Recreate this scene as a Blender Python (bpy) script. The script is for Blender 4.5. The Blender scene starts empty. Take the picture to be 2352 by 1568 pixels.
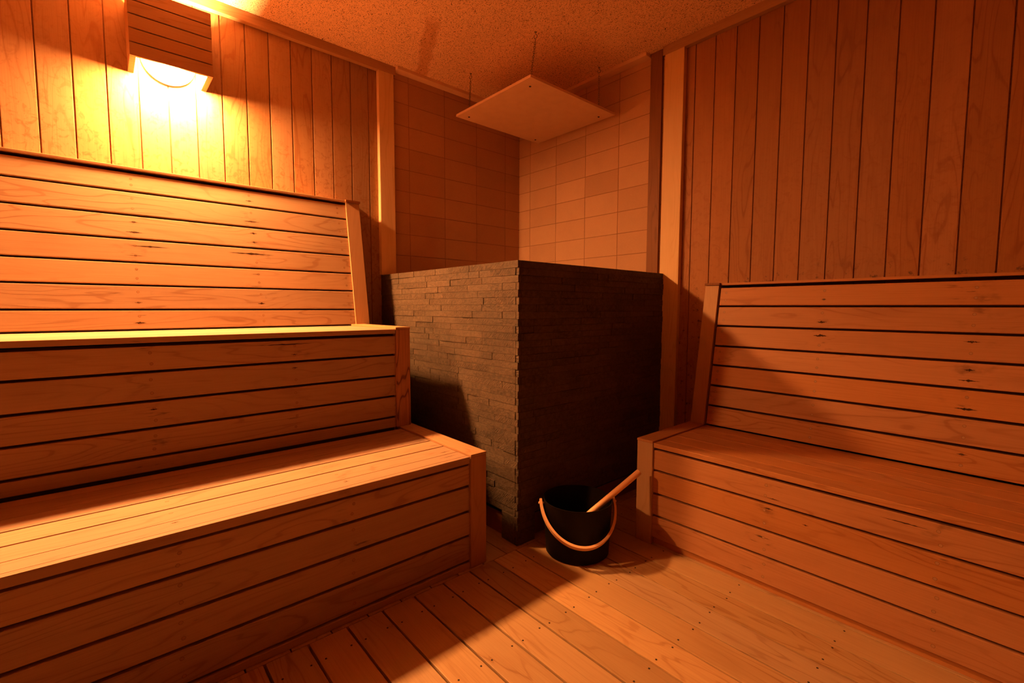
import bpy, bmesh, math, random
from mathutils import Vector, Matrix

# ------------------------------------------------------------------ camera, world, exposure
scene = bpy.context.scene
COL = scene.collection

cam_data = bpy.data.cameras.new('camera')
cam_data.sensor_fit = 'HORIZONTAL'
cam_data.sensor_width = 36.0
cam_data.lens = 16.393
cam_data.clip_start = 0.02
cam = bpy.data.objects.new('camera', cam_data)
COL.objects.link(cam)
RIGHT = Vector((0.660494, 0.750826, 0.002840))
FWD_YAW, FWD_PITCH, ROLL = math.radians(48.6617), math.radians(4.1602), math.radians(-0.1632)
fwd = Vector((-math.sin(FWD_YAW) * math.cos(FWD_PITCH), math.cos(FWD_YAW) * math.cos(FWD_PITCH), -math.sin(FWD_PITCH)))
rgt = Vector((math.cos(FWD_YAW), math.sin(FWD_YAW), 0.0))
dwn = fwd.cross(rgt)
r2 = math.cos(ROLL) * rgt + math.sin(ROLL) * dwn
d2 = -math.sin(ROLL) * rgt + math.cos(ROLL) * dwn
rotm = Matrix((r2, -d2, -fwd)).transposed()
cam.matrix_world = Matrix.Translation((2.63, -2.38, 1.0)) @ rotm.to_4x4()
scene.camera = cam

world = bpy.data.worlds.new('world')
scene.world = world
world.use_nodes = True
world.node_tree.nodes['Background'].inputs[0].default_value = (0.0, 0.0, 0.0, 1)
world.node_tree.nodes['Background'].inputs[1].default_value = 0.0

scene.view_settings.view_transform = 'Standard'
scene.view_settings.look = 'None'
scene.view_settings.gamma = 1.0
scene.view_settings.use_curve_mapping = False
scene.view_settings.exposure = 0.0
scene.cycles.use_denoising = True
scene.cycles.max_bounces = 10
scene.cycles.diffuse_bounces = 8
scene.cycles.sample_clamp_indirect = 6.0

LAMP_COLOR = (1.0, 0.41, 0.125)
GLOBE_GLOW = 1450.0         # radiance of the frosted glass globes

rnd = random.Random(7)

# ------------------------------------------------------------------ materials
def new_mat(name):
    m = bpy.data.materials.new(name)
    m.use_nodes = True
    nt = m.node_tree
    return m, nt, nt.nodes['Principled BSDF']

def nd(nt, kind, **kw):
    n = nt.nodes.new(kind)
    for k, v in kw.items():
        setattr(n, k, v)
    return n

def mth(nt, op, a, b=None, c=None, clamp=False):
    n = nt.nodes.new('ShaderNodeMath'); n.operation = op; n.use_clamp = clamp
    for i, v in enumerate((a, b, c)):
        if v is None: continue
        if isinstance(v, (int, float)): n.inputs[i].default_value = v
        else: nt.links.new(v, n.inputs[i])
    return n.outputs[0]

def mixc(nt, fac, a, b, blend='MIX'):
    n = nt.nodes.new('ShaderNodeMix'); n.data_type = 'RGBA'; n.blend_type = blend
    for s, v in ((n.inputs['Factor'], fac), (n.inputs[6], a), (n.inputs[7], b)):
        if isinstance(v, (int, float)): s.default_value = v
        elif isinstance(v, tuple): s.default_value = (*v, 1.0)
        else: nt.links.new(v, s)
    return n.outputs[2]

def rng(nt, v, a, b, c=0.0, d=1.0, smooth=True):
    n = nt.nodes.new('ShaderNodeMapRange'); n.interpolation_type = 'SMOOTHSTEP' if smooth else 'LINEAR'
    nt.links.new(v, n.inputs[0])
    for i, x in zip((1, 2, 3, 4), (a, b, c, d)): n.inputs[i].default_value = x
    return n.outputs[0]

def noise(nt, vec, scale=1.0, detail=3.0, rough=0.55, distort=0.0):
    n = nt.nodes.new('ShaderNodeTexNoise')
    nt.links.new(vec, n.inputs['Vector'])
    n.inputs['Scale'].default_value = scale; n.inputs['Detail'].default_value = detail
    n.inputs['Roughness'].default_value = rough; n.inputs['Distortion'].default_value = distort
    return n.outputs['Fac']

def comb(nt, x, y, z):
    n = nt.nodes.new('ShaderNodeCombineXYZ')
    for i, v in enumerate((x, y, z)):
        if isinstance(v, (int, float)): n.inputs[i].default_value = v
        else: nt.links.new(v, n.inputs[i])
    return n.outputs[0]

def attr(nt, name):
    n = nt.nodes.new('ShaderNodeAttribute'); n.attribute_name = name
    return n.outputs['Fac']

def wood(name, base, dark, rough=0.55, stain_cols=None, mottle=0.0, grain=1.0, mould=0.0, vary=0.16, spec=0.18):
    """Planed softwood. 'u' runs along the board, 'v' across, 'tone' is one random number per board."""
    m, nt, bsdf = new_mat(name)
    u, v, t = attr(nt, 'u'), attr(nt, 'v'), attr(nt, 'tone')
    tz = mth(nt, 'MULTIPLY', t, 37.0)
    # long flame figure: contour lines of a stretched noise field
    f = noise(nt, comb(nt, mth(nt, 'MULTIPLY', u, 1.3), mth(nt, 'MULTIPLY', v, 9.0), tz), 1.0, 2.5, 0.42, 0.35)
    bands = mth(nt, 'SINE', mth(nt, 'MULTIPLY', f, 78.0))
    bands = mth(nt, 'ADD', mth(nt, 'MULTIPLY', rng(nt, bands, 0.80, 1.0), 0.8), mth(nt, 'MULTIPLY', rng(nt, bands, -0.2, 1.0), 0.2))
    fade = rng(nt, noise(nt, comb(nt, mth(nt, 'MULTIPLY', u, 0.9), mth(nt, 'MULTIPLY', v, 4.0), mth(nt, 'ADD', tz, 5.0)), 1.0, 1.0), 0.36, 0.6)
    bands = mth(nt, 'MULTIPLY', bands, fade)
    fine = noise(nt, comb(nt, mth(nt, 'MULTIPLY', u, 5.0), mth(nt, 'MULTIPLY', v, 330.0), tz), 1.0, 2.0, 0.6)
    fine = rng(nt, fine, 0.35, 0.75)
    blotch = noise(nt, comb(nt, mth(nt, 'MULTIPLY', u, 2.5), mth(nt, 'MULTIPLY', v, 12.0), tz), 1.0, 3.0, 0.6)
    k = mth(nt, 'ADD', mth(nt, 'MULTIPLY', bands, 0.50 * grain), mth(nt, 'MULTIPLY', fine, 0.22 * grain))
    k = mth(nt, 'ADD', k, rng(nt, blotch, 0.45, 0.85, 0.0, 0.32), clamp=True)
    c = mixc(nt, k, base, dark)
    # board-to-board variation
    tonev = nt.nodes.new('ShaderNodeHueSaturation')
    nt.links.new(c, tonev.inputs['Color'])
    nt.links.new(rng(nt, t, 0.0, 1.0, 1.0 - vary, 1.0 + vary, False), tonev.inputs['Value'])
    nt.links.new(rng(nt, mth(nt, 'FRACT', mth(nt, 'MULTIPLY', t, 7.13)), 0.0, 1.0, 0.93, 1.05, False), tonev.inputs['Saturation'])
    c = tonev.outputs[0]
    if stain_cols:
        a = attr(nt, 'along')
        per, off = stain_cols
        d = mth(nt, 'ABSOLUTE', mth(nt, 'SUBTRACT', mth(nt, 'FLOORED_MODULO', mth(nt, 'SUBTRACT', a, off - per / 2), per), per / 2))
        near = rng(nt, d, 0.0, 0.11, 1.0, 0.0)
        n1 = noise(nt, comb(nt, mth(nt, 'MULTIPLY', a, 11.0), mth(nt, 'MULTIPLY', v, 75.0), tz), 1.0, 3.0, 0.6)
        s = mth(nt, 'MULTIPLY', near, rng(nt, n1, 0.62, 0.76), clamp=True)
        n2 = noise(nt, comb(nt, mth(nt, 'MULTIPLY', a, 14.0), mth(nt, 'MULTIPLY', v, 24.0), mth(nt, 'ADD', tz, 3.3)), 1.0, 3.0, 0.6)
        s2 = mth(nt, 'MULTIPLY', near, rng(nt, n2, 0.54, 0.80, 0.0, 0.6))
        s = mth(nt, 'MULTIPLY', mth(nt, 'MAXIMUM', s, s2), rng(nt, noise(nt, comb(nt, mth(nt, 'MULTIPLY', a, 3.0), mth(nt, 'MULTIPLY', v, 16.0), tz), 1.0, 0.0), 0.44, 0.62, 0.12, 1.0))
        c = mixc(nt, mth(nt, 'MULTIPLY', s, 0.92), c, (0.035, 0.018, 0.010))
    if mottle:
        a = attr(nt, 'along')      # height on upright boards: resin marks gather low down
        geo = nt.nodes.new('ShaderNodeTexCoord').outputs['Object']
        n1 = noise(nt, geo, 26.0, 4.0, 0.62, 1.6)
        lowm = rng(nt, a, 1.45, 2.15, 1.0, 0.3)
        c = mixc(nt, mth(nt, 'MULTIPLY', mth(nt, 'MULTIPLY', rng(nt, n1, 0.50, 0.66), lowm), mottle), c, dark)
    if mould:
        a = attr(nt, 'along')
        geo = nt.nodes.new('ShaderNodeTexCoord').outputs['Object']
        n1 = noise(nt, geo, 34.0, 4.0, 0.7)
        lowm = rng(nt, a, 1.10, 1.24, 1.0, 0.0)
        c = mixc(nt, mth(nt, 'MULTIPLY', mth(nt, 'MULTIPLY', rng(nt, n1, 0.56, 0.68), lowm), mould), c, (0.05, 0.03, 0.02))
    nt.links.new(c, bsdf.inputs['Base Color'])
    bsdf.inputs['Roughness'].default_value = rough
    bsdf.inputs['Specular IOR Level'].default_value = spec
    b = nt.nodes.new('ShaderNodeBump'); b.inputs['Strength'].default_value = 0.16; b.inputs['Distance'].default_value = 0.0012
    nt.links.new(k, b.inputs['Height']); nt.links.new(b.outputs[0], bsdf.inputs['Normal'])
    return m

CLAD = wood('cladding_wood', (0.380, 0.205, 0.095), (0.25, 0.100, 0.038), 0.5, mottle=0.75)
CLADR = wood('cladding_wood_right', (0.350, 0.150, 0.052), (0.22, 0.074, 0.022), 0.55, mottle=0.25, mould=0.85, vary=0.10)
BENCH_L = wood('bench_wood_left', (0.430, 0.280, 0.165), (0.262, 0.125, 0.060), 0.5, stain_cols=(0.455, -1.81), vary=0.10)
BENCH_R = wood('bench_wood_right', (0.450, 0.205, 0.082), (0.262, 0.090, 0.028), 0.5, stain_cols=(0.449, 2.026), vary=0.10)
SEAT_L = wood('seat_wood_left', (0.400, 0.250, 0.155), (0.25, 0.118, 0.060), 0.5, stain_cols=(0.455, -1.81), vary=0.08, grain=0.8)
POST = wood('pale_post_wood', (0.720, 0.50, 0.27), (0.54, 0.31, 0.14), 0.5, vary=0.05, grain=0.7)
TRIMW = wood('trim_wood', (0.440, 0.252, 0.124), (0.280, 0.122, 0.049), 0.5, vary=0.06, grain=0.8)
DARKW = wood('dark_trim_wood', (0.22, 0.08, 0.022), (0.13, 0.040, 0.010), 0.5, vary=0.05)
DECK = wood('deck_wood', (0.450, 0.290, 0.145), (0.265, 0.120, 0.045), 0.42, vary=0.26)
HANDLE = wood('handle_wood', (0.860, 0.505, 0.255), (0.660, 0.313, 0.135), 0.35, vary=0.03, grain=0.5, spec=0.5)
LAMPW = wood('lamp_wood', (0.420, 0.217, 0.098), (0.280, 0.122, 0.045), 0.5, vary=0.05)

def plain(name, col, rough=0.6, metal=0.0, spec=0.4):
    m, nt, b = new_mat(name)
    tc = nt.nodes.new('ShaderNodeTexCoord').outputs['Object']
    n = noise(nt, tc, 40.0, 3.0)
    c = mixc(nt, rng(nt, n, 0.3, 0.7, 0.0, 0.25), col, tuple(x * 0.6 for x in col))
    nt.links.new(c, b.inputs['Base Color'])
    b.inputs['Roughness'].default_value = rough; b.inputs['Metallic'].default_value = metal
    b.inputs['Specular IOR Level'].default_value = spec
    return m

VOID = plain('dark_void', (0.035, 0.02, 0.012), 0.9, spec=0.1)
GAPW = plain('gap_backing_wood', (0.12, 0.06, 0.03), 0.9, spec=0.1)
PLUG = plain('plug_wood', (0.36, 0.19, 0.085), 0.5)
SPLIT = plain('resin_split', (0.045, 0.018, 0.008), 0.8, spec=0.1)
RINGM = plain('plug_joint', (0.10, 0.045, 0.02), 0.8, spec=0.1)
NAIL = plain('nail_iron', (0.03, 0.02, 0.015), 0.6, 0.3)
CHAINM = plain('chain_steel', (0.30, 0.24, 0.18), 0.45, 0.9)
BUCKET = plain('black_enamel', (0.006, 0.0035, 0.002), 0.55, 0.0, 0.15)
BLACK = plain('plain_black', (0.008, 0.007, 0.006), 0.6, 0.0, 0.3)

# ceiling board with worm-hole fissures
CEIL, nt, b = new_mat('fissured_ceiling_board')
tc = nt.nodes.new('ShaderNodeTexCoord').outputs['Object']
sep = nt.nodes.new('ShaderNodeSeparateXYZ'); nt.links.new(tc, sep.inputs[0])
warp = nt.nodes.new('ShaderNodeTexNoise'); nt.links.new(tc, warp.inputs['Vector']); warp.inputs['Scale'].default_value = 30.0; warp.inputs['Detail'].default_value = 2.0
va = nt.nodes.new('ShaderNodeVectorMath'); va.operation = 'MULTIPLY_ADD'
nt.links.new(warp.outputs['Color'], va.inputs[0]); va.inputs[1].default_value = (0.035, 0.035, 0.0); nt.links.new(tc, va.inputs[2])
def fissure(rot, sx, sy, thr, off):
    mp = nt.nodes.new('ShaderNodeMapping'); nt.links.new(va.outputs[0], mp.inputs[0])
    mp.inputs['Rotation'].default_value = (0, 0, rot); mp.inputs['Scale'].default_value = (sx, sy, 1); mp.inputs['Location'].default_value = (off, off * 1.7, 0)
    vo = nt.nodes.new('ShaderNodeTexVoronoi'); nt.links.new(mp.outputs[0], vo.inputs['Vector']); vo.inputs['Scale'].default_value = 1.0
    vo.voronoi_dimensions = '2D'
    s2 = nt.nodes.new('ShaderNodeSeparateColor'); nt.links.new(vo.outputs['Color'], s2.inputs[0])
    radius = mth(nt, 'MULTIPLY', rng(nt, s2.outputs[0], 0.25, 1.0, 0.0, 1.0, False), thr * 1.12)
    return rng(nt, mth(nt, 'SUBTRACT', vo.outputs['Distance'], radius), -0.05, 0.03, 1.0, 0.0)
fs = mth(nt, 'MAXIMUM', fissure(0.5, 60, 210, 0.24, 0.0), fissure(-0.9, 70, 230, 0.20, 3.0))
fs = mth(nt, 'MAXIMUM', fs, fissure(0.1, 150, 190, 0.20, 9.0))
st = mth(nt, 'SUBTRACT', mth(nt, 'ABSOLUTE', mth(nt, 'ADD', mth(nt, 'SUBTRACT', sep.outputs['Y'], mth(nt, 'MULTIPLY', sep.outputs['X'], -0.448)), 0.833)),
         mth(nt, 'MULTIPLY', noise(nt, tc, 9.0, 4.0), 0.075))
stm = mth(nt, 'MULTIPLY', rng(nt, st, -0.015, 0.015, 1.0, 0.0), rng(nt, sep.outputs['X'], 0.62, 0.5, 0.0, 1.0))
c = mixc(nt, mth(nt, 'MULTIPLY', stm, 0.55), (0.92, 0.66, 0.44), (0.60, 0.24, 0.10))
c = mixc(nt, mth(nt, 'MULTIPLY', fs, 0.95), c, (0.12, 0.06, 0.03))
nt.links.new(c, b.inputs['Base Color']); b.inputs['Roughness'].default_value = 0.9; b.inputs['Specular IOR Level'].default_value = 0.1
bp = nt.nodes.new('ShaderNodeBump'); bp.inputs['Strength'].default_value = 0.6; bp.inputs['Distance'].default_value = 0.002
nt.links.new(mth(nt, 'SUBTRACT', 1.0, fs), bp.inputs['Height']); nt.links.new(bp.outputs[0], b.inputs['Normal'])

# terracotta wall tile: one tone per tile
TILE, nt, b = new_mat('terracotta_tile')
t = attr(nt, 'tone')
tc = nt.nodes.new('ShaderNodeTexCoord').outputs['Object']
sp = noise(nt, tc, 260.0, 2.0, 0.6)
cl = noise(nt, tc, 9.0, 3.0, 0.6)
c = mixc(nt, rng(nt, t, 0.0, 1.0, 0.0, 1.0, False), (0.43, 0.235, 0.125), (0.56, 0.325, 0.18))
c = mixc(nt, rng(nt, cl, 0.4, 0.8, 0.0, 0.3), c, (0.40, 0.22, 0.135))
c = mixc(nt, rng(nt, sp, 0.60, 0.72, 0.0, 0.5), c, (0.80, 0.55, 0.38))
sp2 = noise(nt, tc, 60.0, 3.0, 0.6)
c = mixc(nt, rng(nt, sp2, 0.72, 0.76, 0.0, 0.6), c, (0.20, 0.09, 0.05))
nt.links.new(c, b.inputs['Base Color']); b.inputs['Roughness'].default_value = 0.75; b.inputs['Specular IOR Level'].default_value = 0.25
bp = nt.nodes.new('ShaderNodeBump'); bp.inputs['Strength'].default_value = 0.15; bp.inputs['Distance'].default_value = 0.002
nt.links.new(sp, bp.inputs['Height']); nt.links.new(bp.outputs[0], b.inputs['Normal'])
GROUT = plain('grout', (0.36, 0.18, 0.095), 0.95, spec=0.1)

# split-face stone: grey-brown, diagonal tooling on some stones
STONE, nt, b = new_mat('split_face_stone')
t = attr(nt, 'tone'); u = attr(nt, 'u'); v = attr(nt, 'v')
tz = mth(nt, 'MULTIPLY', t, 53.0)
diag = noise(nt, comb(nt, mth(nt, 'MULTIPLY', mth(nt, 'ADD', u, mth(nt, 'MULTIPLY', v, -0.9)), 230.0), mth(nt, 'MULTIPLY', mth(nt, 'ADD', v, u), 26.0), tz), 1.0, 2.0, 0.55)
lump = noise(nt, comb(nt, mth(nt, 'MULTIPLY', u, 55.0), mth(nt, 'MULTIPLY', v, 55.0), tz), 1.0, 5.0, 0.7)
usediag = rng(nt, mth(nt, 'FRACT', mth(nt, 'MULTIPLY', t, 5.31)), 0.50, 0.60, 0.0, 0.8)
hgt = mth(nt, 'ADD', mth(nt, 'MULTIPLY', mth(nt, 'MULTIPLY', diag, usediag), 1.0), mth(nt, 'MULTIPLY', lump, 0.8))
big = noise(nt, nt.nodes.new('ShaderNodeTexCoord').outputs['Object'], 5.0, 3.0, 0.6)
c = mixc(nt, rng(nt, lump, 0.3, 0.7), (0.048, 0.033, 0.021), (0.115, 0.080, 0.052))
c = mixc(nt, rng(nt, mth(nt, 'FRACT', mth(nt, 'MULTIPLY', t, 11.7)), 0.0, 1.0, 0.0, 0.5, False), c, (0.13, 0.092, 0.062))
c = mixc(nt, rng(nt, big, 0.4, 0.7, 0.0, 0.35), c, (0.045, 0.035, 0.025))
nt.links.new(c, b.inputs['Base Color']); b.inputs['Roughness'].default_value = 0.62; b.inputs['Specular IOR Level'].default_value = 0.3
bp = nt.nodes.new('ShaderNodeBump'); bp.inputs['Strength'].default_value = 1.0; bp.inputs['Distance'].default_value = 0.007
nt.links.new(hgt, bp.inputs['Height']); nt.links.new(bp.outputs[0], b.inputs['Normal'])

# mineral board of the hanging shield
BOARD, nt, b = new_mat('mineral_board')
tc = nt.nodes.new('ShaderNodeTexCoord').outputs['Object']
c = mixc(nt, rng(nt, noise(nt, tc, 14.0, 4.0), 0.35, 0.7, 0.0, 0.5), (0.80, 0.56, 0.38), (0.72, 0.48, 0.32))
nt.links.new(c, b.inputs['Base Color']); b.inputs['Roughness'].default_value = 0.85; b.inputs['Specular IOR Level'].default_value = 0.2

# glowing frosted globe
GLOBE, nt, b = new_mat('lit_frosted_glass')
b.inputs['Base Color'].default_value = (0.6, 0.55, 0.5, 1)
b.inputs['Emission Color'].default_value = (*LAMP_COLOR, 1)
b.inputs['Emission Strength'].default_value = GLOBE_GLOW

# ------------------------------------------------------------------ geometry helpers
_templates = {}
def chamfer_box(sx, sy, sz, ch):
    """vertices and faces of a box of full size s with chamfered edges"""
    key = (round(sx, 5), round(sy, 5), round(sz, 5), round(ch, 5))
    if key in _templates: return _templates[key]
    bm = bmesh.new()
    bmesh.ops.create_cube(bm, size=1.0)
    for vv in bm.verts: vv.co = Vector((vv.co.x * sx, vv.co.y * sy, vv.co.z * sz))
    if ch > 0:
        bmesh.ops.bevel(bm, geom=bm.edges[:], offset=min(ch, sx * .45, sy * .45, sz * .45), segments=2, profile=0.6, affect='EDGES')
    bm.normal_update()
    vs = [vv.co.copy() for vv in bm.verts]
    fs = [([vv.index for vv in f.verts], f.normal.copy()) for f in bm.faces]
    bm.free()
    _templates[key] = (vs, fs)
    return vs, fs

class MB:
    def __init__(self): self.v, self.f, self.a, self.extra = [], [], [], []      # a: per-loop (u, v, tone, along)
    def add(self, other, slot):
        """take over another builder's faces under material slot"""
        self.extra.append((other, slot))
    def box(self, lo, hi, ch=0.0015, tone=None, mat=None, axis=None):
        lo, hi = Vector(lo), Vector(hi)
        self.obox((lo + hi) / 2, hi - lo, Matrix.Identity(3), ch, tone, axis)
    def obox(self, c, size, rot, ch=0.0015, tone=None, axis=None):
        """box of given size about centre c; rot turns local axes into world axes"""
        vs, fs = chamfer_box(abs(size[0]), abs(size[1]), abs(size[2]), ch)
        tone = rnd.random() if tone is None else tone
        order = sorted(range(3), key=lambda i: -abs(size[i]))
        if axis is not None:
            order.remove(axis); order.insert(0, axis)
        L, M, T = order
        ou, ov = rnd.uniform(0, 30), rnd.uniform(0, 30)
        base = len(self.v)
        c = Vector(c)
        wl = rot @ Vector([1.0 if i == L else 0.0 for i in range(3)])
        k = max(range(3), key=lambda i: abs(wl[i]))
        for p in vs: self.v.append(c + rot @ p)
        for idx, n in fs:
            self.f.append([base + i for i in idx])
            an = [abs(n[i]) for i in range(3)]
            dom = an.index(max(an))
            row = []
            for i in idx:
                p = vs[i]
                if dom == L: uu, vv = ou + p[T] * 0.3, ov + p[M]
                elif dom == M: uu, vv = ou + p[L], ov + p[T] + size[M] / 2
                else: uu, vv = ou + p[L], ov + p[M]
                row.append((uu, vv, tone, (c + rot @ p)[k]))
            self.a.append(row)
    def poly(self, pts, tone=0.5):
        base = len(self.v); self.v += [Vector(p) for p in pts]
        self.f.append(list(range(base, base + len(pts)))); self.a.append([(p[0] + p[1], p[2], tone, 0.0) for p in pts])
    def prism(self, prof, axis, a, b, tone=None, along=None):
        """extrude a polygon (list of 2D points in the other two axes, in x,y,z order) between a and b on axis"""
        tone = rnd.random() if tone is None else tone
        def mk(p, t):
            q = [0, 0, 0]; o = [i for i in range(3) if i != axis]; q[axis] = t; q[o[0]] = p[0]; q[o[1]] = p[1]; return Vector(q)
        A = [mk(p, a) for p in prof]; B = [mk(p, b) for p in prof]
        n = len(prof); base = len(self.v); self.v += A + B
        ks = [0, 1, 2]
        ext = [max(p[i] for p in A + B) - min(p[i] for p in A + B) for i in ks]
        L = max(ks, key=lambda i: ext[i])
        Ms = [i for i in ks if i != L]
        def row(idx): return [(self.v[i][L] + tone * 9, self.v[i][Ms[0]] + self.v[i][Ms[1]], tone, self.v[i][L]) for i in idx]
        for idx in [[base + i for i in range(n)][::-1], [base + n + i for i in range(n)]] + [[base + i, base + (i + 1) % n, base + n + (i + 1) % n, base + n + i] for i in range(n)]:
            self.f.append(idx); self.a.append(row(idx))
    def tube(self, pts, r, seg=10, closed=False, tone=0.5, flat=None):
        """tube through pts; r a number or list; flat=(width, thickness, up vectors) for a strap section"""
        pts = [Vector(p) for p in pts]; n = len(pts); base = len(self.v)
        length = 0.0; prev = None; ref = None
        for i, p in enumerate(pts):
            a = pts[(i - 1) % n] if (closed or i > 0) else p
            c_ = pts[(i + 1) % n] if (closed or i < n - 1) else p
            d = (c_ - a).normalized()
            if ref is None:
                ref = Vector((0, 0, 1)) if abs(d.z) < 0.9 else Vector((1, 0, 0))
            x = (ref - d * ref.dot(d)).normalized(); y = d.cross(x); ref = x
            rr = r[i] if isinstance(r, (list, tuple)) else r
            for k in range(seg):
                t = 2 * math.pi * k / seg
                self.v.append(p + (x * math.cos(t) + y * math.sin(t)) * rr)
        rings = n if closed else n - 1
        for i in range(rings):
            j = (i + 1) % n
            for k in range(seg):
                k2 = (k + 1) % seg
                self.f.append([base + i * seg + k, base + i * seg + k2, base + j * seg + k2, base + j * seg + k])
                self.a.append([(i * .01, k * .003, tone, 0), (i * .01, k * .003 + .003, tone, 0), (i * .01 + .01, k * .003 + .003, tone, 0), (i * .01 + .01, k * .003, tone, 0)])
        if not closed:
            for idx in ([base + k for k in range(seg)][::-1], [base + (n - 1) * seg + k for k in range(seg)]):
                self.f.append(idx); self.a.append([(0, 0, tone, 0)] * seg)
    def lathe(self, prof, c, axis='z', seg=64, tone=0.5):
        """revolve (r, h) profile about the axis through c"""
        base = len(self.v); n = len(prof)
        for k in range(seg):
            t = 2 * math.pi * k / seg
            for r, h in prof:
                if axis == 'z': self.v.append(Vector((c[0] + r * math.cos(t), c[1] + r * math.sin(t), c[2] + h)))
                elif axis == 'x': self.v.append(Vector((c[0] + h, c[1] + r * math.cos(t), c[2] + r * math.sin(t))))
                else: self.v.append(Vector((c[0] + r * math.sin(t), c[1] + h, c[2] + r * math.cos(t))))
        for k in range(seg):
            k2 = (k + 1) % seg
            for i in range(n - 1):
                self.f.append([base + k * n + i, base + k2 * n + i, base + k2 * n + i + 1, base + k * n + i + 1])
                self.a.append([(0.01 * i, k * .01, tone, 0)] * 4)
    def build(self, name, mat, parent=None, smooth=False, mats=None):
        org = parent.matrix_basis.translation if parent is not None and parent.type == 'EMPTY' else Vector((0, 0, 0))
        off = Vector(org)
        p = parent
        if parent is not None and parent.type != 'EMPTY':
            off = Vector(parent['_org'])
        me = bpy.data.meshes.new(name)
        slots = [0] * len(self.f)
        for ot, sl in self.extra:
            base = len(self.v); self.v = self.v + ot.v
            self.f = self.f + [[base + i for i in f] for f in ot.f]; self.a = self.a + ot.a
            slots += [sl] * len(ot.f)
        me.from_pydata([tuple(q - off) for q in self.v], [], self.f)
        for nm, i in (('u', 0), ('v', 1), ('tone', 2), ('along', 3)):
            at = me.attributes.new(nm, 'FLOAT', 'CORNER')
            at.data.foreach_set('value', [x[i] for row in self.a for x in row])
        for m_ in (mat if isinstance(mat, (list, tuple)) else [mat]): me.materials.append(m_)
        me.polygons.foreach_set('material_index', slots)
        if smooth:
            me.shade_smooth()
            try: me.set_sharp_from_angle(angle=math.radians(35))
            except Exception: pass
        me.update()
        o = bpy.data.objects.new(name, me)
        COL.objects.link(o)
        if parent is not None: o.parent = parent
        o['_org'] = tuple(off)
        return o

def thing(name, label, cat, loc, group=None):
    o = bpy.data.objects.new(name, None); COL.objects.link(o)
    o.location = loc; o.empty_display_size = 0.1
    o['label'] = label; o['category'] = cat
    if group: o['group'] = group
    return o

def struct(o, label=None):
    o['kind'] = 'structure'
    if label: o['label'] = label
    return o

# ------------------------------------------------------------------ room shell
ZC = 2.410
YEND, XEND = -4.70, 4.60

def cladding(name, axis, start, end, first_gap, plane, z0, z1, mat, label, facing=1):
    """upright tongue-and-groove boards; grooves every 104.3 mm; axis 0: wall y=plane, axis 1: wall x=plane"""
    mb = MB(); P = 0.1043; g = 0.0045; th = 0.014
    k = math.floor((start - first_gap) / P)
    x = first_gap + k * P
    while x < end:
        a, b_ = max(x + g / 2, start), min(x + P - g / 2, end)
        if b_ - a > 0.004:
            if axis == 0: mb.box((a, plane, z0), (b_, plane + th * facing, z1), 0.0018, axis=2)
            else: mb.box((plane - th * facing, a, z0), (plane, b_, z1), 0.0018, axis=2)
        x += P
    o = struct(mb.build(name, mat), label)
    bk = MB()
    if axis == 0: bk.box((start, plane + 0.0045 * facing, z0), (end, plane + (0.08) * facing, z1), 0, tone=0.3)
    else: bk.box((plane - 0.08 * facing, start, z0), (plane - 0.0045 * facing, end, z1), 0, tone=0.3)
    bo = bk.build('groove_backing', DARKW, None); bo.parent = o; bo['kind'] = 'structure'
    return o

cladding('wall_left', 1, YEND, -1.03, -1.276, 0.0, 0.0, ZC, CLAD, 'upright timber boards behind the two tier bench')
cladding('wall_right', 0, 1.19, XEND, 1.365, 0.0, 0.0, ZC, CLADR, 'upright timber boards above the low bench')
cladding('wall_rear', 0, 0.0, XEND, 0.02, YEND, 0.0, ZC, DARKW, 'timber boards behind the viewer', facing=-1)
cladding('wall_far_side', 1, YEND, 0.0, 0.02, XEND, 0.0, ZC, DARKW, 'timber boards on the far side', facing=-1)

def tiled(name, axis, u_first, P, u_lo, u_hi, label, tones):
    mb = MB(); g = 0.0035; th = 0.010
    rows = [1.319 + 0.1297 * k for k in range(-11, 10)]
    k0 = math.floor((u_lo - u_first) / P)
    x = u_first + k0 * P; ci = k0
    while x < u_hi:
        a, b_ = max(x + g / 2, u_lo), min(x + P - g / 2, u_hi)
        for ri in range(len(rows) - 1):
            z0_, z1_ = rows[ri] + g / 2, min(rows[ri + 1] - g / 2, ZC)
            if z1_ <= z0_ or b_ <= a: continue
            t = tones.get((ci, ri), rnd.uniform(0.3, 0.8))
            if axis == 0: mb.box((a, 0.0, z0_), (b_, th, z1_), 0.0012, tone=t)
            else: mb.box((-th, a, z0_), (0.0, b_, z1_), 0.0012, tone=t)
        x += P; ci += 1
    o = struct(mb.build(name, TILE), label)
    bk = MB()
    if axis == 0: bk.box((u_lo, 0.0022, 0), (u_hi, 0.08, ZC), 0)
    else: bk.box((-0.08, u_lo, 0), (-0.0022, u_hi, ZC), 0)
    go = bk.build('grout', GROUT); go.parent = o; go['kind'] = 'structure'
    return o
tiled('wall_corner_right', 0, 0.1195, 0.2572, 0.0, 1.19, 'terracotta tiles on the right of the corner', {(1, 14): 0.95, (2, 14): 0.1, (2, 13): 0.75, (1, 16): 0.15, (0, 15): 0.5})
tiled('wall_corner_left', 1, -0.137 - 0.2588 * 5, 0.2588, -1.03, 0.0, 'terracotta tiles on the left of the corner', {})

mb = MB(); mb.box((-0.1, YEND - 0.1, ZC), (XEND + 0.1, 0.1, ZC + 0.05), 0)
struct(mb.build('ceiling', CEIL), 'ceiling board with small dark fissures and a stain')

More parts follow.
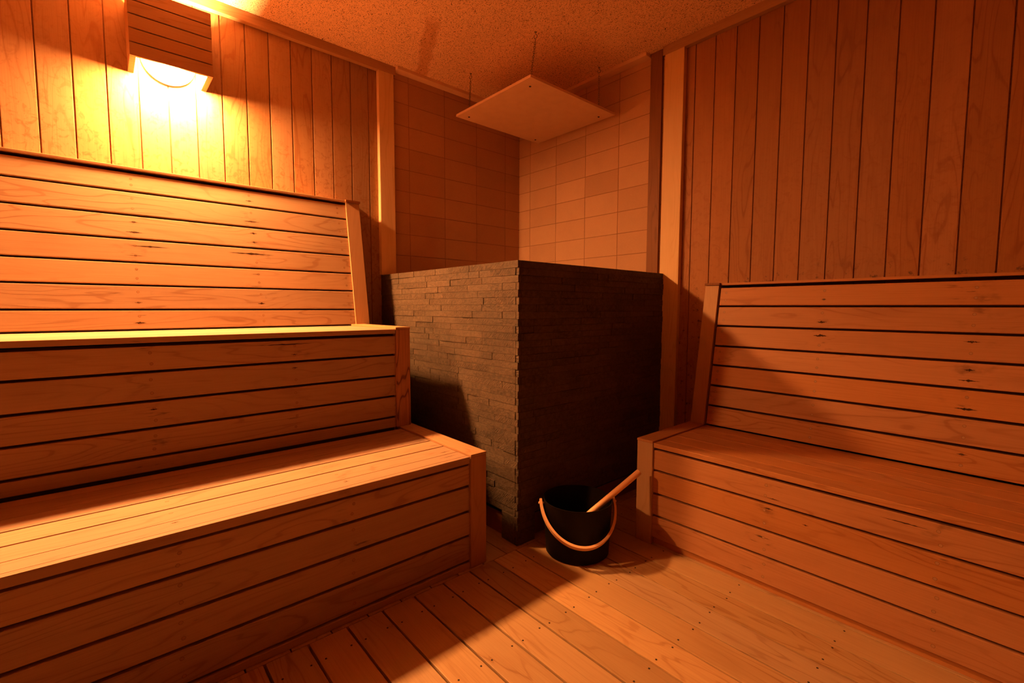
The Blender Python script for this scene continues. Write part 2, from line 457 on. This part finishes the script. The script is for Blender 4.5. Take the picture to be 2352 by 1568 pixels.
# floor boards run away from the left bench; a second run lies under the stove corner
mb = MB(); nails = MB()
P = 0.1181; y = -1.0187
tone_of = {}
ys = [y - P * k for k in range(-9, 33)]
for k in range(-9, 32):
    yt, yb = -1.0187 - P * k, -1.0187 - P * (k + 1)
    t = {0: 0.55, 1: 0.98, 2: 0.25, 3: 0.5, 4: 0.35}.get(k, rnd.uniform(0.3, 0.7))
    gp = 0.005 if k <= 1 else 0.007
    mb.box((1.243, yb + gp / 2, -0.028), (XEND, yt - gp / 2, 0.0), 0.0025, tone=t)
    for xn in [1.333 + 0.3135 * j for j in range(0, 11)]:
        for yy in (yt - 0.022, yb + 0.022):
            if rnd.random() < 0.93:
                nails.lathe([(0.0001, 0.0006), (0.0030, 0.0005), (0.0036, -0.002)], (xn + rnd.uniform(-.004, .004), yy + rnd.uniform(-.004, .004), 0), seg=8)
    # run on the other side of the joint, offset by 45 mm
    yt2, yb2 = yt + 0.073, yb + 0.073
    mb.box((0.0, yb2 + 0.002, -0.028), (1.240, yt2 - 0.002, -0.001), 0.002, tone=rnd.uniform(0.3, 0.6))
fl = struct(mb.build('floor', DECK), 'duckboard floor of long planks with nails')
no = nails.build('floor_nails', NAIL); no.parent = fl; no['kind'] = 'structure'
mb = MB(); mb.box((-0.1, YEND - 0.1, -0.12), (XEND + 0.1, 0.1, -0.034), 0)
so = mb.build('sub_floor', VOID); so.parent = fl; so['kind'] = 'structure'

def trim(n, lo, hi, mat, label, ch=0.002, tone=None):
    m_ = MB(); m_.box(lo, hi, ch, tone=tone)
    return struct(m_.build('trim_%d' % n, mat), label)
trim(1, (0.0, YEND, 2.362), (0.030, -1.012, ZC), TRIMW, 'ceiling moulding along the left timber wall')
trim(2, (1.19, -0.030, 2.362), (XEND, 0.0, ZC), TRIMW, 'ceiling moulding along the right timber wall')
trim(3, (0.0, -1.012, 2.391), (0.056, 0.0, ZC), BOARD, 'pale ceiling batten over the left tiles')
trim(4, (0.056, -0.056, 2.391), (1.103, 0.0, ZC), BOARD, 'pale ceiling batten over the right tiles')
trim(5, (0.0, -1.121, 1.1925), (0.030, -1.026, 2.362), POST, 'pale upright batten standing on the stone surround', 0.003, 0.6)
trim(6, (1.203, -0.030, 0.0), (1.316, 0.0, 2.362), POST, 'pale upright batten on the right wall', 0.003, 0.7)
trim(7, (1.106, -0.014, 0.0), (1.179, 0.002, ZC), DARKW, 'dark upright jamb beside the right tiles')

# ------------------------------------------------------------------ benches
PR = 0.0044
def plug(m_, c, n, ring):
    """a small wooden plug with a dark joint round it, on a face with normal n at c"""
    n = Vector(n).normalized(); a = n.orthogonal().normalized(); b2 = n.cross(a)
    seg = 12; base = len(m_.v)
    for rr, h in ((PR, -0.001), (PR, 0.0001), (PR * 0.9, 0.0002)):
        for k in range(seg):
            t_ = 2 * math.pi * k / seg
            m_.v.append(Vector(c) + (a * math.cos(t_) + b2 * math.sin(t_)) * rr + n * h)
    for r_ in range(2):
        for k in range(seg):
            k2 = (k + 1) % seg
            m_.f.append([base + r_ * seg + k, base + r_ * seg + k2, base + (r_ + 1) * seg + k2, base + (r_ + 1) * seg + k])
            m_.a.append([(0, 0, .5, 0)] * 4)
    m_.f.append([base + 2 * seg + k for k in range(seg)]); m_.a.append([(0, 0, .5, 0)] * seg)
    base = len(ring.v)
    for rr, h in ((PR * 1.0, 0.00012), (PR * 1.13, 0.00012)):
        for k in range(seg):
            t_ = 2 * math.pi * k / seg
            ring.v.append(Vector(c) + (a * math.cos(t_) + b2 * math.sin(t_)) * rr + n * h)
    for k in range(seg):
        k2 = (k + 1) % seg
        ring.f.append([base + k, base + k2, base + seg + k2, base + seg + k]); ring.a.append([(0, 0, .5, 0)] * 4)

def streak(m_, c, n, du, dv, ln, hh, seed, shift=0.0):
    """a resin split: a ragged pointed sliver lying on the face, around a plug"""
    r_ = random.Random(seed); c = Vector(c) + Vector(du) * shift; n = Vector(n).normalized(); du = Vector(du); dv = Vector(dv)
    N_ = 16; up, lo = [], []
    for i in range(N_ + 1):
        t_ = -1 + 2 * i / N_; env = (1 - abs(t_) ** 0.8) * hh
        up.append(c + du * t_ * ln / 2 + dv * env * r_.uniform(0.25, 1.0) + n * 0.00022)
        lo.append(c + du * t_ * ln / 2 - dv * env * r_.uniform(0.25, 1.0) + n * 0.00022)
    base = len(m_.v); m_.v += up + lo
    for i in range(N_):
        m_.f.append([base + i, base + N_ + 1 + i, base + N_ + 2 + i, base + i + 1]); m_.a.append([(0, 0, .5, 0)] * 4)

def slat_rows(mb_, ax, a0, a1, plane, thick, sgn, zs, plugs=None, rings=None, cols=(), gap=0.008, ch=0.0022):
    """horizontal slats between heights zs on a vertical plane; ax = long axis"""
    for z0_, z1_ in zs:
        if ax == 1: mb_.box((plane - thick * sgn if sgn > 0 else plane, a0, z0_), (plane if sgn > 0 else plane - thick * sgn, a1, z1_), ch)
        else: mb_.box((a0, plane if sgn < 0 else plane - thick, z0_), (a1, plane + thick if sgn < 0 else plane, z1_), ch)
        if plugs is not None and z1_ - z0_ > 0.06:
            for cc in cols:
                for zz in (z0_ + 0.022, z1_ - 0.022):
                    c_ = (plane, cc + rnd.uniform(-.004, .004), zz) if ax == 1 else (cc + rnd.uniform(-.004, .004), plane, zz)
                    plug(plugs, c_, (1, 0, 0) if ax == 1 else (0, -1, 0), rings)

COLS_L = [-1.385, -1.81, -2.262, -2.717, -3.172, -3.627, -4.082, -4.537]
COLS_R = [1.62, 2.026, 2.475, 2.924, 3.373, 3.822, 4.271]
BY0, BY1 = YEND + 0.02, -1.357      # slat run of the left benches

def gaps_to_slats(top, gaps, bottom, g=0.009):
    out = []; t = top
    for z in gaps:
        out.append((z + g / 2, t)); t = z - g / 2
    out.append((bottom, t))
    return out

# --- lower left bench
lb = thing('sauna_bench', 'low front tier of the left wooden bench, slatted seat lit by a bright stripe', 'bench', (0.95, -2.6, 0.0), 'wooden sauna benches')
mb = MB()
for a, b_ in ((0.690, 0.748), (0.7495, 0.848), (0.8495, 0.9455), (0.9525, 1.0475), (1.0545, 1.1475), (1.1495, 1.2115), (1.2125, 1.232)):
    mb.box((a, BY0, 0.412 if b_ > 1.2 else 0.416), (b_, BY1 - 0.003, 0.438), 0.002)
seat_mb = mb
pl, rg = MB(), MB()
for cc in COLS_L[1:]:
    for xx in (0.80, 0.897, 0.987, 1.089, 1.165):
        plug(pl, (xx, cc, 0.438), (0, 0, 1), rg)
sp_ = MB()
for xx, yy, ln_ in ((0.897, -1.815, 0.03), (1.175, -1.81, 0.025), (1.165, -2.26, 0.025), (0.82, -1.40, 0.05), (0.93, -1.395, 0.06), (1.02, -1.39, 0.045), (1.12, -1.40, 0.05), (1.178, -1.42, 0.09)):
    streak(sp_, (xx, yy, 0.438), (0, 0, 1), (0, 1, 0), (1, 0, 0), ln_, 0.003, int(xx * 1000))
seat_mb.add(sp_, 3); seat_mb.add(pl, 1); seat_mb.add(rg, 2); seat_mb.build('seat', [SEAT_L, PLUG, RINGM, SPLIT], lb)
pl, rg = MB(), MB()
mb = MB(); slat_rows(mb, 1, BY0, BY1, 1.224, 0.02, 1, gaps_to_slats(0.402, (0.3225, 0.2235, 0.1275), 0.031), pl, rg, COLS_L[1:])
mb.add(pl, 1); mb.add(rg, 2)
mb.build('front_panel', [BENCH_L, PLUG, RINGM, SPLIT], lb)
mb = MB(); mb.box((1.165, BY0, 0.0), (1.228, BY1 - 0.0, 0.0225), 0.0015)
mb.build('kick_board', BENCH_L, lb)
mb = MB(); mb.box((1.16, BY0, 0.03), (1.2035, BY1, 0.41), 0)
mb.box((0.70, BY0, 0.38), (1.16, BY1, 0.4155), 0)
mb.build('inner_frame', GAPW, lb)
mb = MB(); mb.box((1.203, -1.357, 0.0), (1.234, -1.283, 0.4355), 0.003, tone=0.4)
mb.build('end_post', TRIMW, lb)
mb = MB(); mb.box((0.655, -1.357, 0.0), (1.203, -1.287, 0.4345), 0.002)
mb.build('end_panel', BENCH_L, lb)
mb = MB(); mb.box((0.655, -1.3585, 0.4358), (1.237, -1.2845, 0.446), 0.002, tone=0.9)
mb.build('end_cap', TRIMW, lb)

# --- upper left bench with backrest
ub = thing('sauna_bench', 'high rear tier of the left wooden bench with tall sloping slatted backrest', 'bench', (0.35, -2.6, 0.0), 'wooden sauna benches')
mb = MB()
for a, b_ in ((0.150, 0.240), (0.243, 0.340), (0.343, 0.440), (0.443, 0.540), (0.543, 0.630), (0.632, 0.680)):
    mb.box((a, BY0, 0.880), (b_, BY1 - 0.018, 0.900), 0.002)
mb.build('seat', SEAT_L, ub)
pl, rg = MB(), MB()
mb = MB(); slat_rows(mb, 1, BY0, -1.373, 0.672, 0.02, 1, gaps_to_slats(0.868, (0.7825, 0.684, 0.5905, 0.4935), 0.445), pl, rg, COLS_L[1:])
sp_ = MB()
for yy, zz, ln_, hh_ in ((-1.84, 0.853, 0.22, 0.004), (-1.81, 0.812, 0.03, 0.003), (-1.81, 0.758, 0.028, 0.003), (-2.262, 0.655, 0.03, 0.003)):
    streak(sp_, (0.672, yy, zz), (1, 0, 0), (0, 1, 0), (0, 0, 1), ln_, hh_, int(zz * 1000))
mb.add(sp_, 3)
mb.add(pl, 1); mb.add(rg, 2)
mb.build('front_panel', [BENCH_L, PLUG, RINGM, SPLIT], ub)
pl, rg = MB(), MB()
mb = MB(); mb.box((0.60, BY0, 0.0), (0.6515, -1.373, 0.875), 0)
mb.box((0.02, BY0, 0.84), (0.60, -1.373, 0.8795), 0)
mb.build('inner_frame', GAPW, ub)
mb = MB(); mb.box((0.651, -1.373, 0.4462), (0.681, -1.301, 0.8985), 0.003, tone=0.1)
mb.build('end_post', wood('weathered_post_wood', (0.50, 0.24, 0.11), (0.16, 0.06, 0.03), 0.5, vary=0.05, grain=1.6), ub)
mb = MB(); mb.box((0.02, -1.373, 0.0), (0.652, -1.305, 0.898), 0.002)
mb.build('end_panel', BENCH_L, ub)
mb = MB(); mb.box((0.02, -1.3745, 0.899), (0.684, -1.3005, 0.909), 0.002, tone=0.95)
mb.build('end_cap', TRIMW, ub)
# backrest: slats lie on the plane from (x .187, z .905) to (x .083, z 1.562)
B0, B1 = Vector((0.181, 0, 0.903)), Vector((0.072, 0, 1.568))
bd = (B1 - B0).normalized(); bn = Vector((bd.z, 0, -bd.x))       # outward normal
def tilt_x(d, n): return Matrix((Vector(n), Vector((0, 1, 0)), Vector(d))).transposed()
R_L = tilt_x(bd, bn)
def zt_L(z): return (z - B0.z) / bd.z
SPL_L = {(-2.262, 3, True): (0.03, 0.003, 0), (-2.262, 3, False): (0.06, 0.004, 0), (-2.262, 4, True): (0.14, 0.004, 0.05), (-2.262, 6, False): (0.03, 0.003, 0),
         (-2.262, 7, False): (0.045, 0.005, 0), (-1.81, 1, False): (0.04, 0.0035, 0), (-1.81, 2, False): (0.075, 0.004, 0), (-1.81, 3, True): (0.035, 0.004, 0), (-1.81, 3, False): (0.04, 0.003, 0),
         (-1.81, 4, True): (0.20, 0.006, -0.02), (-1.81, 5, True): (0.05, 0.0015, -0.01), (-1.81, 6, False): (0.035, 0.006, 0), (-2.262, 4, False): (0.08, 0.0015, 0)}
sp_ = MB()
mb = MB()
edges = [0.909, 0.988, 1.088, 1.183, 1.280, 1.379, 1.478, 1.556]
for i in range(7):
    lo_, hi_ = zt_L(edges[i]) + (0.0045 if i else 0.0), zt_L(edges[i + 1]) - (0.0045 if i < 6 else 0.0)
    c_ = B0 + bd * (lo_ + hi_) / 2 - bn * 0.010
    c_.y = (BY0 + -1.350) / 2
    mb.obox(c_, (0.020, -1.350 - BY0, hi_ - lo_), R_L, 0.0022)
    for cc in COLS_L:
        for s_ in (lo_ + 0.024, hi_ - 0.024):
            q = B0 + bd * s_ + bn * 0.0; q.y = cc + (0.012 if cc > -2 else 0.0) * (3 - i) / 3
            plug(pl, q, bn, rg)
            kk = SPL_L.get((round(cc, 3), 7 - i, s_ > (lo_ + hi_) / 2))
            if kk: streak(sp_, q, bn, (0, 1, 0), bd, kk[0], kk[1], i * 7 + int(-cc * 10), kk[2])
mb.add(sp_, 3); mb.add(pl, 1); mb.add(rg, 2)
mb.build('backrest', [BENCH_L, PLUG, RINGM, SPLIT], ub)
mb = MB(); c_ = B0 + bd * 0.33 - bn * 0.034; c_.y = (BY0 - 1.352) / 2
mb.obox(c_, (0.016, -1.352 - BY0, 0.655), R_L, 0)
mb.build('backrest_frame', GAPW, ub)
# sloping end board of the backrest (profile in x,z)
def slope_post(y0, y1, mat, parent, tone):
    m_ = MB(); f0 = B0 + bn * 0.009; f1 = B1 + bn * 0.009
    m_.prism([(0.0, 0.909), (f0.x + 0.0, 0.909), (f1.x, 1.572), (0.0, 1.572)], 1, y0, y1, tone)
    return m_.build('backrest_post', mat, parent)
slope_post(-1.350, -1.276, TRIMW, ub, 0.75)
mb = MB(); mb.box((0.0, BY0, 1.570), (0.079, -1.352, 1.581), 0.002, tone=0.5)
mb.build('top_rail', TRIMW, ub)
mb = MB(); mb.box((0.0, -1.353, 1.5722), (0.091, -1.272, 1.584), 0.002, tone=0.05)
mb.build('post_cap', DARKW, ub)

# --- right bench with backrest
rb = thing('sauna_bench', 'low wooden bench along the right wall with sloping slatted backrest', 'bench', (3.0, -0.4, 0.0), 'wooden sauna benches')
RX0, RX1 = 1.583, XEND - 0.02
mb = MB()
for a, b_ in ((-0.671, -0.598), (-0.597, -0.500), (-0.499, -0.398), (-0.397, -0.300), (-0.299, -0.205)):
    mb.box((RX0 + 0.003, a, 0.418), (RX1, b_, 0.438), 0.002)
mb.build('seat', BENCH_R, rb)
pl, rg = MB(), MB()
mb = MB(); slat_rows(mb, 0, RX0, RX1, -0.664, 0.02, -1, gaps_to_slats(0.406, (0.320, 0.2208, 0.126), 0.031), pl, rg, COLS_R[1:])
sp_ = MB()
for xx, zz, ln_, hh_ in ((2.035, 0.303, 0.035, 0.004), (2.05, 0.342, 0.05, 0.0025), (2.15, 0.285, 0.02, 0.003), (2.40, 0.382, 0.12, 0.003)):
    streak(sp_, (xx, -0.664, zz), (0, -1, 0), (1, 0, 0), (0, 0, 1), ln_, hh_, int(zz * 1000))
mb.add(sp_, 3)
mb.add(pl, 1); mb.add(rg, 2)
mb.build('front_panel', [BENCH_R, PLUG, RINGM, SPLIT], rb)
pl, rg = MB(), MB()
mb = MB(); mb.box((RX0, -0.650, 0.0), (RX1, -0.62, 0.028), 0.0015)
mb.build('kick_board', BENCH_R, rb)
mb = MB(); mb.box((RX0, -0.6435, 0.03), (RX1, -0.60, 0.41), 0)
mb.box((RX0, -0.60, 0.38), (RX1, -0.05, 0.4175), 0)
mb.build('inner_frame', GAPW, rb)
mb = MB(); mb.box((1.509, -0.674, 0.0), (1.583, -0.643, 0.4335), 0.003, tone=0.3)
mb.build('end_post', TRIMW, rb)
mb = MB(); mb.box((1.513, -0.643, 0.0), (1.583, -0.02, 0.432), 0.002)
mb.build('end_panel', BENCH_R, rb)
mb = MB(); mb.box((1.508, -0.676, 0.434), (1.584, -0.02, 0.4445), 0.002, tone=0.2)
mb.build('end_cap', BENCH_R, rb)
D0, D1 = Vector((0, -0.226, 0.447)), Vector((0, -0.115, 1.108))
dd = (D1 - D0).normalized(); dn = Vector((0, -dd.z, dd.y))
R_R = Matrix((Vector((1, 0, 0)), -dn, dd)).transposed()
def zt_R(z): return (z - D0.z) / dd.z
SPL_R = {(2.026, 1, False): (0.022, 0.003, 0), (2.026, 2, False): (0.042, 0.006, 0), (2.026, 3, True): (0.055, 0.008, 0), (2.475, 3, True): (0.045, 0.005, 0), (2.475, 4, True): (0.03, 0.006, 0),
         (2.475, 4, False): (0.06, 0.005, 0), (2.475, 5, False): (0.06, 0.007, 0), (2.475, 7, True): (0.03, 0.004, 0)}
sp_ = MB()
mb = MB()
edges = [0.449, 0.537, 0.632, 0.728, 0.820, 0.9155, 1.0095, 1.097]
for i in range(7):
    lo_, hi_ = zt_R(edges[i]) + (0.0045 if i else 0.0), zt_R(edges[i + 1]) - (0.0045 if i < 6 else 0.0)
    c_ = D0 + dd * (lo_ + hi_) / 2 - dn * 0.010
    x0_ = 1.592
    c_.x = (x0_ + RX1) / 2
    mb.obox(c_, (RX1 - x0_, 0.020, hi_ - lo_), R_R, 0.0022)
    for cc in COLS_R:
        for s_ in (lo_ + 0.024, hi_ - 0.024):
            q = D0 + dd * s_; q.x = cc
            plug(pl, q, dn, rg)
            kk = SPL_R.get((round(cc, 3), 7 - i, s_ > (lo_ + hi_) / 2))
            if kk: streak(sp_, q, dn, (1, 0, 0), dd, kk[0], kk[1], i * 5 + int(cc * 10), kk[2])
mb.add(sp_, 3); mb.add(pl, 1); mb.add(rg, 2)
mb.build('backrest', [BENCH_R, PLUG, RINGM, SPLIT], rb)
mb = MB(); c_ = D0 + dd * 0.33 - dn * 0.034; c_.x = (1.583 + RX1) / 2
mb.obox(c_, (RX1 - 1.583, 0.016, 0.655), R_R, 0)
mb.build('backrest_frame', GAPW, rb)
mb = MB(); f0 = D0 + dn * 0.009; f1 = D1 + dn * 0.009
mb.prism([(-0.004, 0.4448), (f0.y, 0.4448), (f1.y, 1.110), (-0.004, 1.110)], 0, 1.518, 1.584, 0.5)
mb.build('backrest_post', TRIMW, rb)
mb = MB(); mb.box((1.592, -0.118, 1.110), (RX1, 0.0, 1.121), 0.002, tone=0.4)
mb.build('top_rail', BENCH_R, rb)
mb = MB(); mb.box((1.516, -0.131, 1.1105), (1.590, -0.001, 1.122), 0.002, tone=0.1)
mb.build('post_cap', DARKW, rb)

# ------------------------------------------------------------------ stone surround of the heater
SX, SY, SZ = 1.225, -1.110, 1.191
st = thing('heater_surround', 'chest high dark split stone surround standing in the tiled corner', 'stone surround', (0.6, -0.55, 0.0))
ROWH = 0.0297; Z0 = 0.122; TH = 0.015
def stone_face(ax, a0, a1, plane, sgn, name):
    m_ = MB()
    z = SZ; row = 0
    while z > 0.002:
        z0_ = max(z - ROWH, 0.0)
        full = z0_ > Z0 - 0.012
        if ax == 0: lo_, hi_ = (a0, a1) if full else (a1 - 0.100, a1)
        else: lo_, hi_ = (a0, a1) if full else (a0, a0 + 0.100)
        own = (row % 2 == 0) == (ax == 0)          # rows lap round the corner in turn
        if ax == 0: hi_ = a1 if own else a1 - TH
        else: lo_ = a0 if own else a0 + TH
        near = hi_ if ax == 0 else lo_
        # stones start at the outer corner with a short or long one
        x = 0.0; span = hi_ - lo_; first = True; prev = -1
        while x < span - 0.004:
            L = (rnd.choice((0.014, 0.085, 0.15, 0.19, 0.24)) if first else rnd.choice((0.08, 0.12, 0.17, 0.21, 0.25)))
            if span - (x + L) < 0.05: L = span - x
            L = min(L, span - x)
            pr = rnd.choice((0.0, 0.001, 0.002, 0.003))
            if abs(pr - prev) < 0.0005: pr = (pr + 0.002) % 0.006
            prev = pr
            if first: pr = rnd.choice((0.001, 0.002, 0.003))
            if ax == 0:
                b0, b1 = near - x - L, near - x
                if first: b1 += 0.000
                m_.box((b0 + .0003, plane - pr, z0_ + .0004), (b1 - .0003, plane + 0.03 if L < 0 else plane + TH, z - .0004), 0.0007)
            else:
                b0, b1 = near + x, near + x + L
                m_.box((plane - TH, b0 + .0003, z0_ + .0004), (plane + pr, b1 - .0003, z - .0004), 0.0007)
            x += L; first = False
        z = z0_ if z0_ > 0.0 else 0.0; row += 1
    return m_.build(name, STONE, st)
stone_face(0, 0.0, SX, SY, -1, 'stone_cladding')
stone_face(1, SY, -0.014, SX, 1, 'stone_cladding')
mb = MB(); mb.box((0.0, SY + 0.016, 0.128), (SX - 0.016, SY + 0.085, SZ - 0.002), 0)
mb.box((SX - 0.085, SY + 0.086, 0.128), (SX - 0.016, -0.016, SZ - 0.002), 0)
mb.box((SX - 0.099, SY + 0.016, 0.0), (SX - 0.016, SY + 0.098, 0.127), 0)
mb.build('inner_wall', BLACK, st)
mb = MB(); mb.box((0.0, SY + 0.018, 0.0), (SX - 0.102, SY + 0.03, 0.096), 0.001)
mb.box((SX - 0.042, SY + 0.102, 0.0), (SX - 0.031, -0.03, 0.096), 0.001)
mb.build('plinth_board', DARKW, st)
mb = MB(); mb.box((0.0, SY + 0.022, 0.096), (SX - 0.102, SY + 0.03, 0.128), 0)
mb.box((SX - 0.040, SY + 0.102, 0.096), (SX - 0.031, -0.03, 0.128), 0)
mb.build('black_strip', BLACK, st)  # flat black band between the plinth board and the lowest full stone course

# ------------------------------------------------------------------ hanging shield on four chains
sh = thing('hanging_shield', 'pale square board hung on four chains under the ceiling', 'hanging board', (0.56, -0.384, 2.14))
mb = MB(); mb.box((0.238, -0.728, 2.140), (0.886, -0.038, 2.1465), 0.001); mb.box((0.239, -0.727, 2.1475), (0.885, -0.039, 2.154), 0.001)
panel = mb.build('board', BOARD, sh)
HOLES = [(0.813, -0.662, 0.828, -0.640), (0.288, -0.668, 0.262, -0.636), (0.280, -0.106, 0.268, -0.115), (0.806, -0.090, 0.822, -0.112)]
mb = MB()
for hx, hy, tx, ty in HOLES:
    m2 = MB(); m2.lathe([(0.0001, -0.004), (0.004, -0.0035), (0.0062, -0.001), (0.0062, 0.0)], (hx, hy, 2.140), seg=16)
    m2.build('screw', NAIL, sh, smooth=True)
    m3 = MB()
    A = Vector((hx, hy, 2.156)); B = Vector((tx, ty, 2.372)); n = 19
    d = (B - A).normalized(); s1 = d.orthogonal().normalized(); s2 = d.cross(s1)
    Lk = (B - A).length / n
    for i in range(n):
        c_ = A + (B - A) * (i + 0.5) / n; sd = s1 if i % 2 else s2
        ring = []
        for q in range(12):
            t_ = 2 * math.pi * q / 12
            ring.append(c_ + d * math.cos(t_) * Lk * 0.66 + sd * math.sin(t_) * 0.0046)
        m3.tube(ring, 0.0013, 5, closed=True)
    m3.build('chain', CHAINM, sh, smooth=True)
    m4 = MB()
    pts = [Vector((tx, ty, ZC))] + [Vector((tx, ty, 2.388)) + Vector((math.sin(a_) * 0.009, 0.3 * math.sin(a_) * 0.009, math.cos(a_) * 0.009)) for a_ in [0.25 + 5.4 * q / 12 for q in range(13)]]
    m4.tube(pts, 0.0017, 6)
    m4.lathe([(0.0001, -0.003), (0.006, -0.002), (0.007, 0.0)], (tx, ty, ZC), seg=12)
    m4.build('ceiling_hook', CHAINM, sh, smooth=True)

# ------------------------------------------------------------------ wall lamp behind a slatted wooden box
LY0, LY1, LZ0, LZ1, LX = -2.249, -1.966, 1.996, 2.264, 0.184
def wall_lamp(label, group):
    wl = thing('wall_lamp', label, 'lamp', (0.0, (LY0 + LY1) / 2, 2.088), group)
    for y0_, y1_ in ((LY0, LY0 + 0.021), (LY1 - 0.021, LY1)):
        m_ = MB(); m_.box((0.0, y0_, LZ0), (LX - 0.0135, y1_, LZ1), 0.0015, tone=0.7); m_.build('side_board', LAMPW, wl)
    m_ = MB(); z = LZ0
    for i in range(5):
        m_.box((LX - 0.013, LY0, z), (LX, LY1, z + 0.0495), 0.0015); z += 0.0538
    bk_ = MB(); bk_.box((LX - 0.019, LY0 + 0.021, LZ0 + 0.045), (LX - 0.0135, LY1 - 0.021, LZ1 - 0.002), 0)
    m_.add(bk_, 1); m_.build('slatted_front', [LAMPW, GAPW], wl)
    m_ = MB()
    prof = [(0.096, 0.0), (0.100, 0.012), (0.1005, 0.100)]
    for q in range(1, 13):
        a_ = math.pi / 2 * q / 12
        prof.append((0.1005 * math.cos(a_) + 0.0001, 0.100 + 0.044 * math.sin(a_)))
    m_.lathe(prof, (0.018, (LY0 + LY1) / 2, 2.082), 'x', 48)
    m_.build('frosted_globe', GLOBE, wl, smooth=True)
    m_ = MB(); m_.lathe([(0.0001, 0.0), (0.098, 0.0), (0.098, 0.019), (0.0001, 0.019)], (0.0, (LY0 + LY1) / 2, 2.076), 'x', 40)
    m_.build('lamp_base', plain('lamp_base_enamel', (0.7, 0.66, 0.6), 0.4), wl, smooth=True)
    return wl
lamp = wall_lamp('lit wall lamp in a slatted wooden box, closer to the stone surround', 'slatted wall lamps')
LAMP2_Y = -1.45      # second fitting of the same kind further along the wall
def dup(root, loc, label):
    r = root.copy(); COL.objects.link(r); r.location = loc; r['label'] = label
    for ch in list(root.children):
        c = ch.copy(); COL.objects.link(c); c.parent = r
    return r
lamp2 = dup(lamp, (0.0, lamp.location.y + LAMP2_Y, 2.088), 'second slatted box wall lamp, further away from the stone surround')

# ------------------------------------------------------------------ bucket and ladle
BC = Vector((1.407, -0.942, 0.0)); R0, R1, BH = 0.129, 0.141, 0.221
bk = thing('sauna_bucket', 'black water bucket with bent wooden handle on the floor by the stone surround', 'bucket', (BC.x, BC.y, 0.0))
mb = MB()
prof = [(0.0001, 0.0012), (R0 - 0.006, 0.0012), (R0, 0.006), (R1 - 0.002, BH - 0.006), (R1, BH - 0.003), (R1, BH), (R1 - 0.004, BH), (R1 - 0.0045, BH - 0.006), (R0 - 0.004, 0.012), (0.0001, 0.010)]
mb.lathe(prof, BC, 'z', 96)
mb.build('bucket_body', BUCKET, bk, smooth=True)
PHI, W, HZ, PERP, ZB = 0.916, 0.1515, 0.203, 0.154, 0.085
ha = Vector((math.cos(PHI), math.sin(PHI), 0)); hb = Vector((math.sin(PHI), -math.cos(PHI), 0))
mb = MB(); rings = []
down = (hb * PERP + Vector((0, 0, ZB - HZ))); 
nrm = ha.cross(down.normalized()).normalized()
N = 48
for i in range(N + 1):
    s = math.pi * i / N
    ext = 0.012 if i in (0, N) else 0.0
    p = BC + Vector((0, 0, HZ)) - ha * W * math.cos(s) + down * math.sin(s)
    tang = (ha * W * math.sin(s) + down * math.cos(s)).normalized()
    outw = tang.cross(nrm).normalized()
    rings.append((p, tang, outw))
p0, t0, o0 = rings[0]; rings.insert(0, (p0 - t0 * 0.014, t0, o0))
pN, tN, oN = rings[-1]; rings.append((pN + tN * 0.014, tN, oN))
hw, ht = 0.0105, 0.0046
base = 0
sec = [(-1, -1), (-0.6, -1.15), (0.6, -1.15), (1, -1), (1, 1), (0.6, 1.15), (-0.6, 1.15), (-1, 1)]
for p, tg, ow in rings:
    for a_, b_ in sec: mb.v.append(p + nrm * hw * a_ + ow * ht * b_)
ns = len(sec); acc = 0.0
for i in range(len(rings) - 1):
    for k in range(ns):
        k2 = (k + 1) % ns
        mb.f.append([i * ns + k, i * ns + k2, (i + 1) * ns + k2, (i + 1) * ns + k])
        mb.a.append([(i * .011, sec[k][0] * .01, .6, 0), (i * .011, sec[k2][0] * .01, .6, 0), (i * .011 + .011, sec[k2][0] * .01, .6, 0), (i * .011 + .011, sec[k][0] * .01, .6, 0)])
mb.f.append(list(range(ns))[::-1]); mb.a.append([(0, 0, .6, 0)] * ns)
mb.f.append([(len(rings) - 1) * ns + k for k in range(ns)]); mb.a.append([(0, 0, .6, 0)] * ns)
mb.build('handle', HANDLE, bk, smooth=True)
for sg in (-1, 1):
    m_ = MB(); c_ = BC + Vector((0, 0, HZ)) + ha * sg * W
    m_.tube([c_ - ha * sg * 0.012, c_ + ha * sg * 0.004, c_ + ha * sg * 0.0085, c_ + ha * sg * 0.0105], [0.0042, 0.0045, 0.0055, 0.0035], 12)
    m_.build('handle_pin', HANDLE, bk, smooth=True)

ld = thing('sauna_ladle', 'pale wooden ladle handle leaning out of the black bucket', 'ladle', (1.469, -0.918, 0.18))
A = Vector((1.469, -0.918, 0.180)); T = Vector((1.5575, -0.729, 0.3205))
d = (T - A).normalized(); low = A - d * 0.105
mb = MB()
mb.tube([low, low + d * 0.03, A, A + d * 0.10, T - d * 0.003, T], [0.008, 0.0105, 0.0125, 0.0125, 0.0128, 0.0118], 24)
mb.build('handle', HANDLE, ld, smooth=True)
mb = MB()
cb = low - d * 0.02 + Vector((0.0, 0.006, -0.012))
mb.lathe([(0.0001, -0.036), (0.022, -0.034), (0.036, -0.022), (0.042, 0.0), (0.039, 0.0), (0.033, -0.020), (0.0001, -0.032)], cb, 'z', 32)
mb.build('bowl', BUCKET, ld, smooth=True)

for o in bpy.data.objects:
    if '_org' in o: del o['_org']
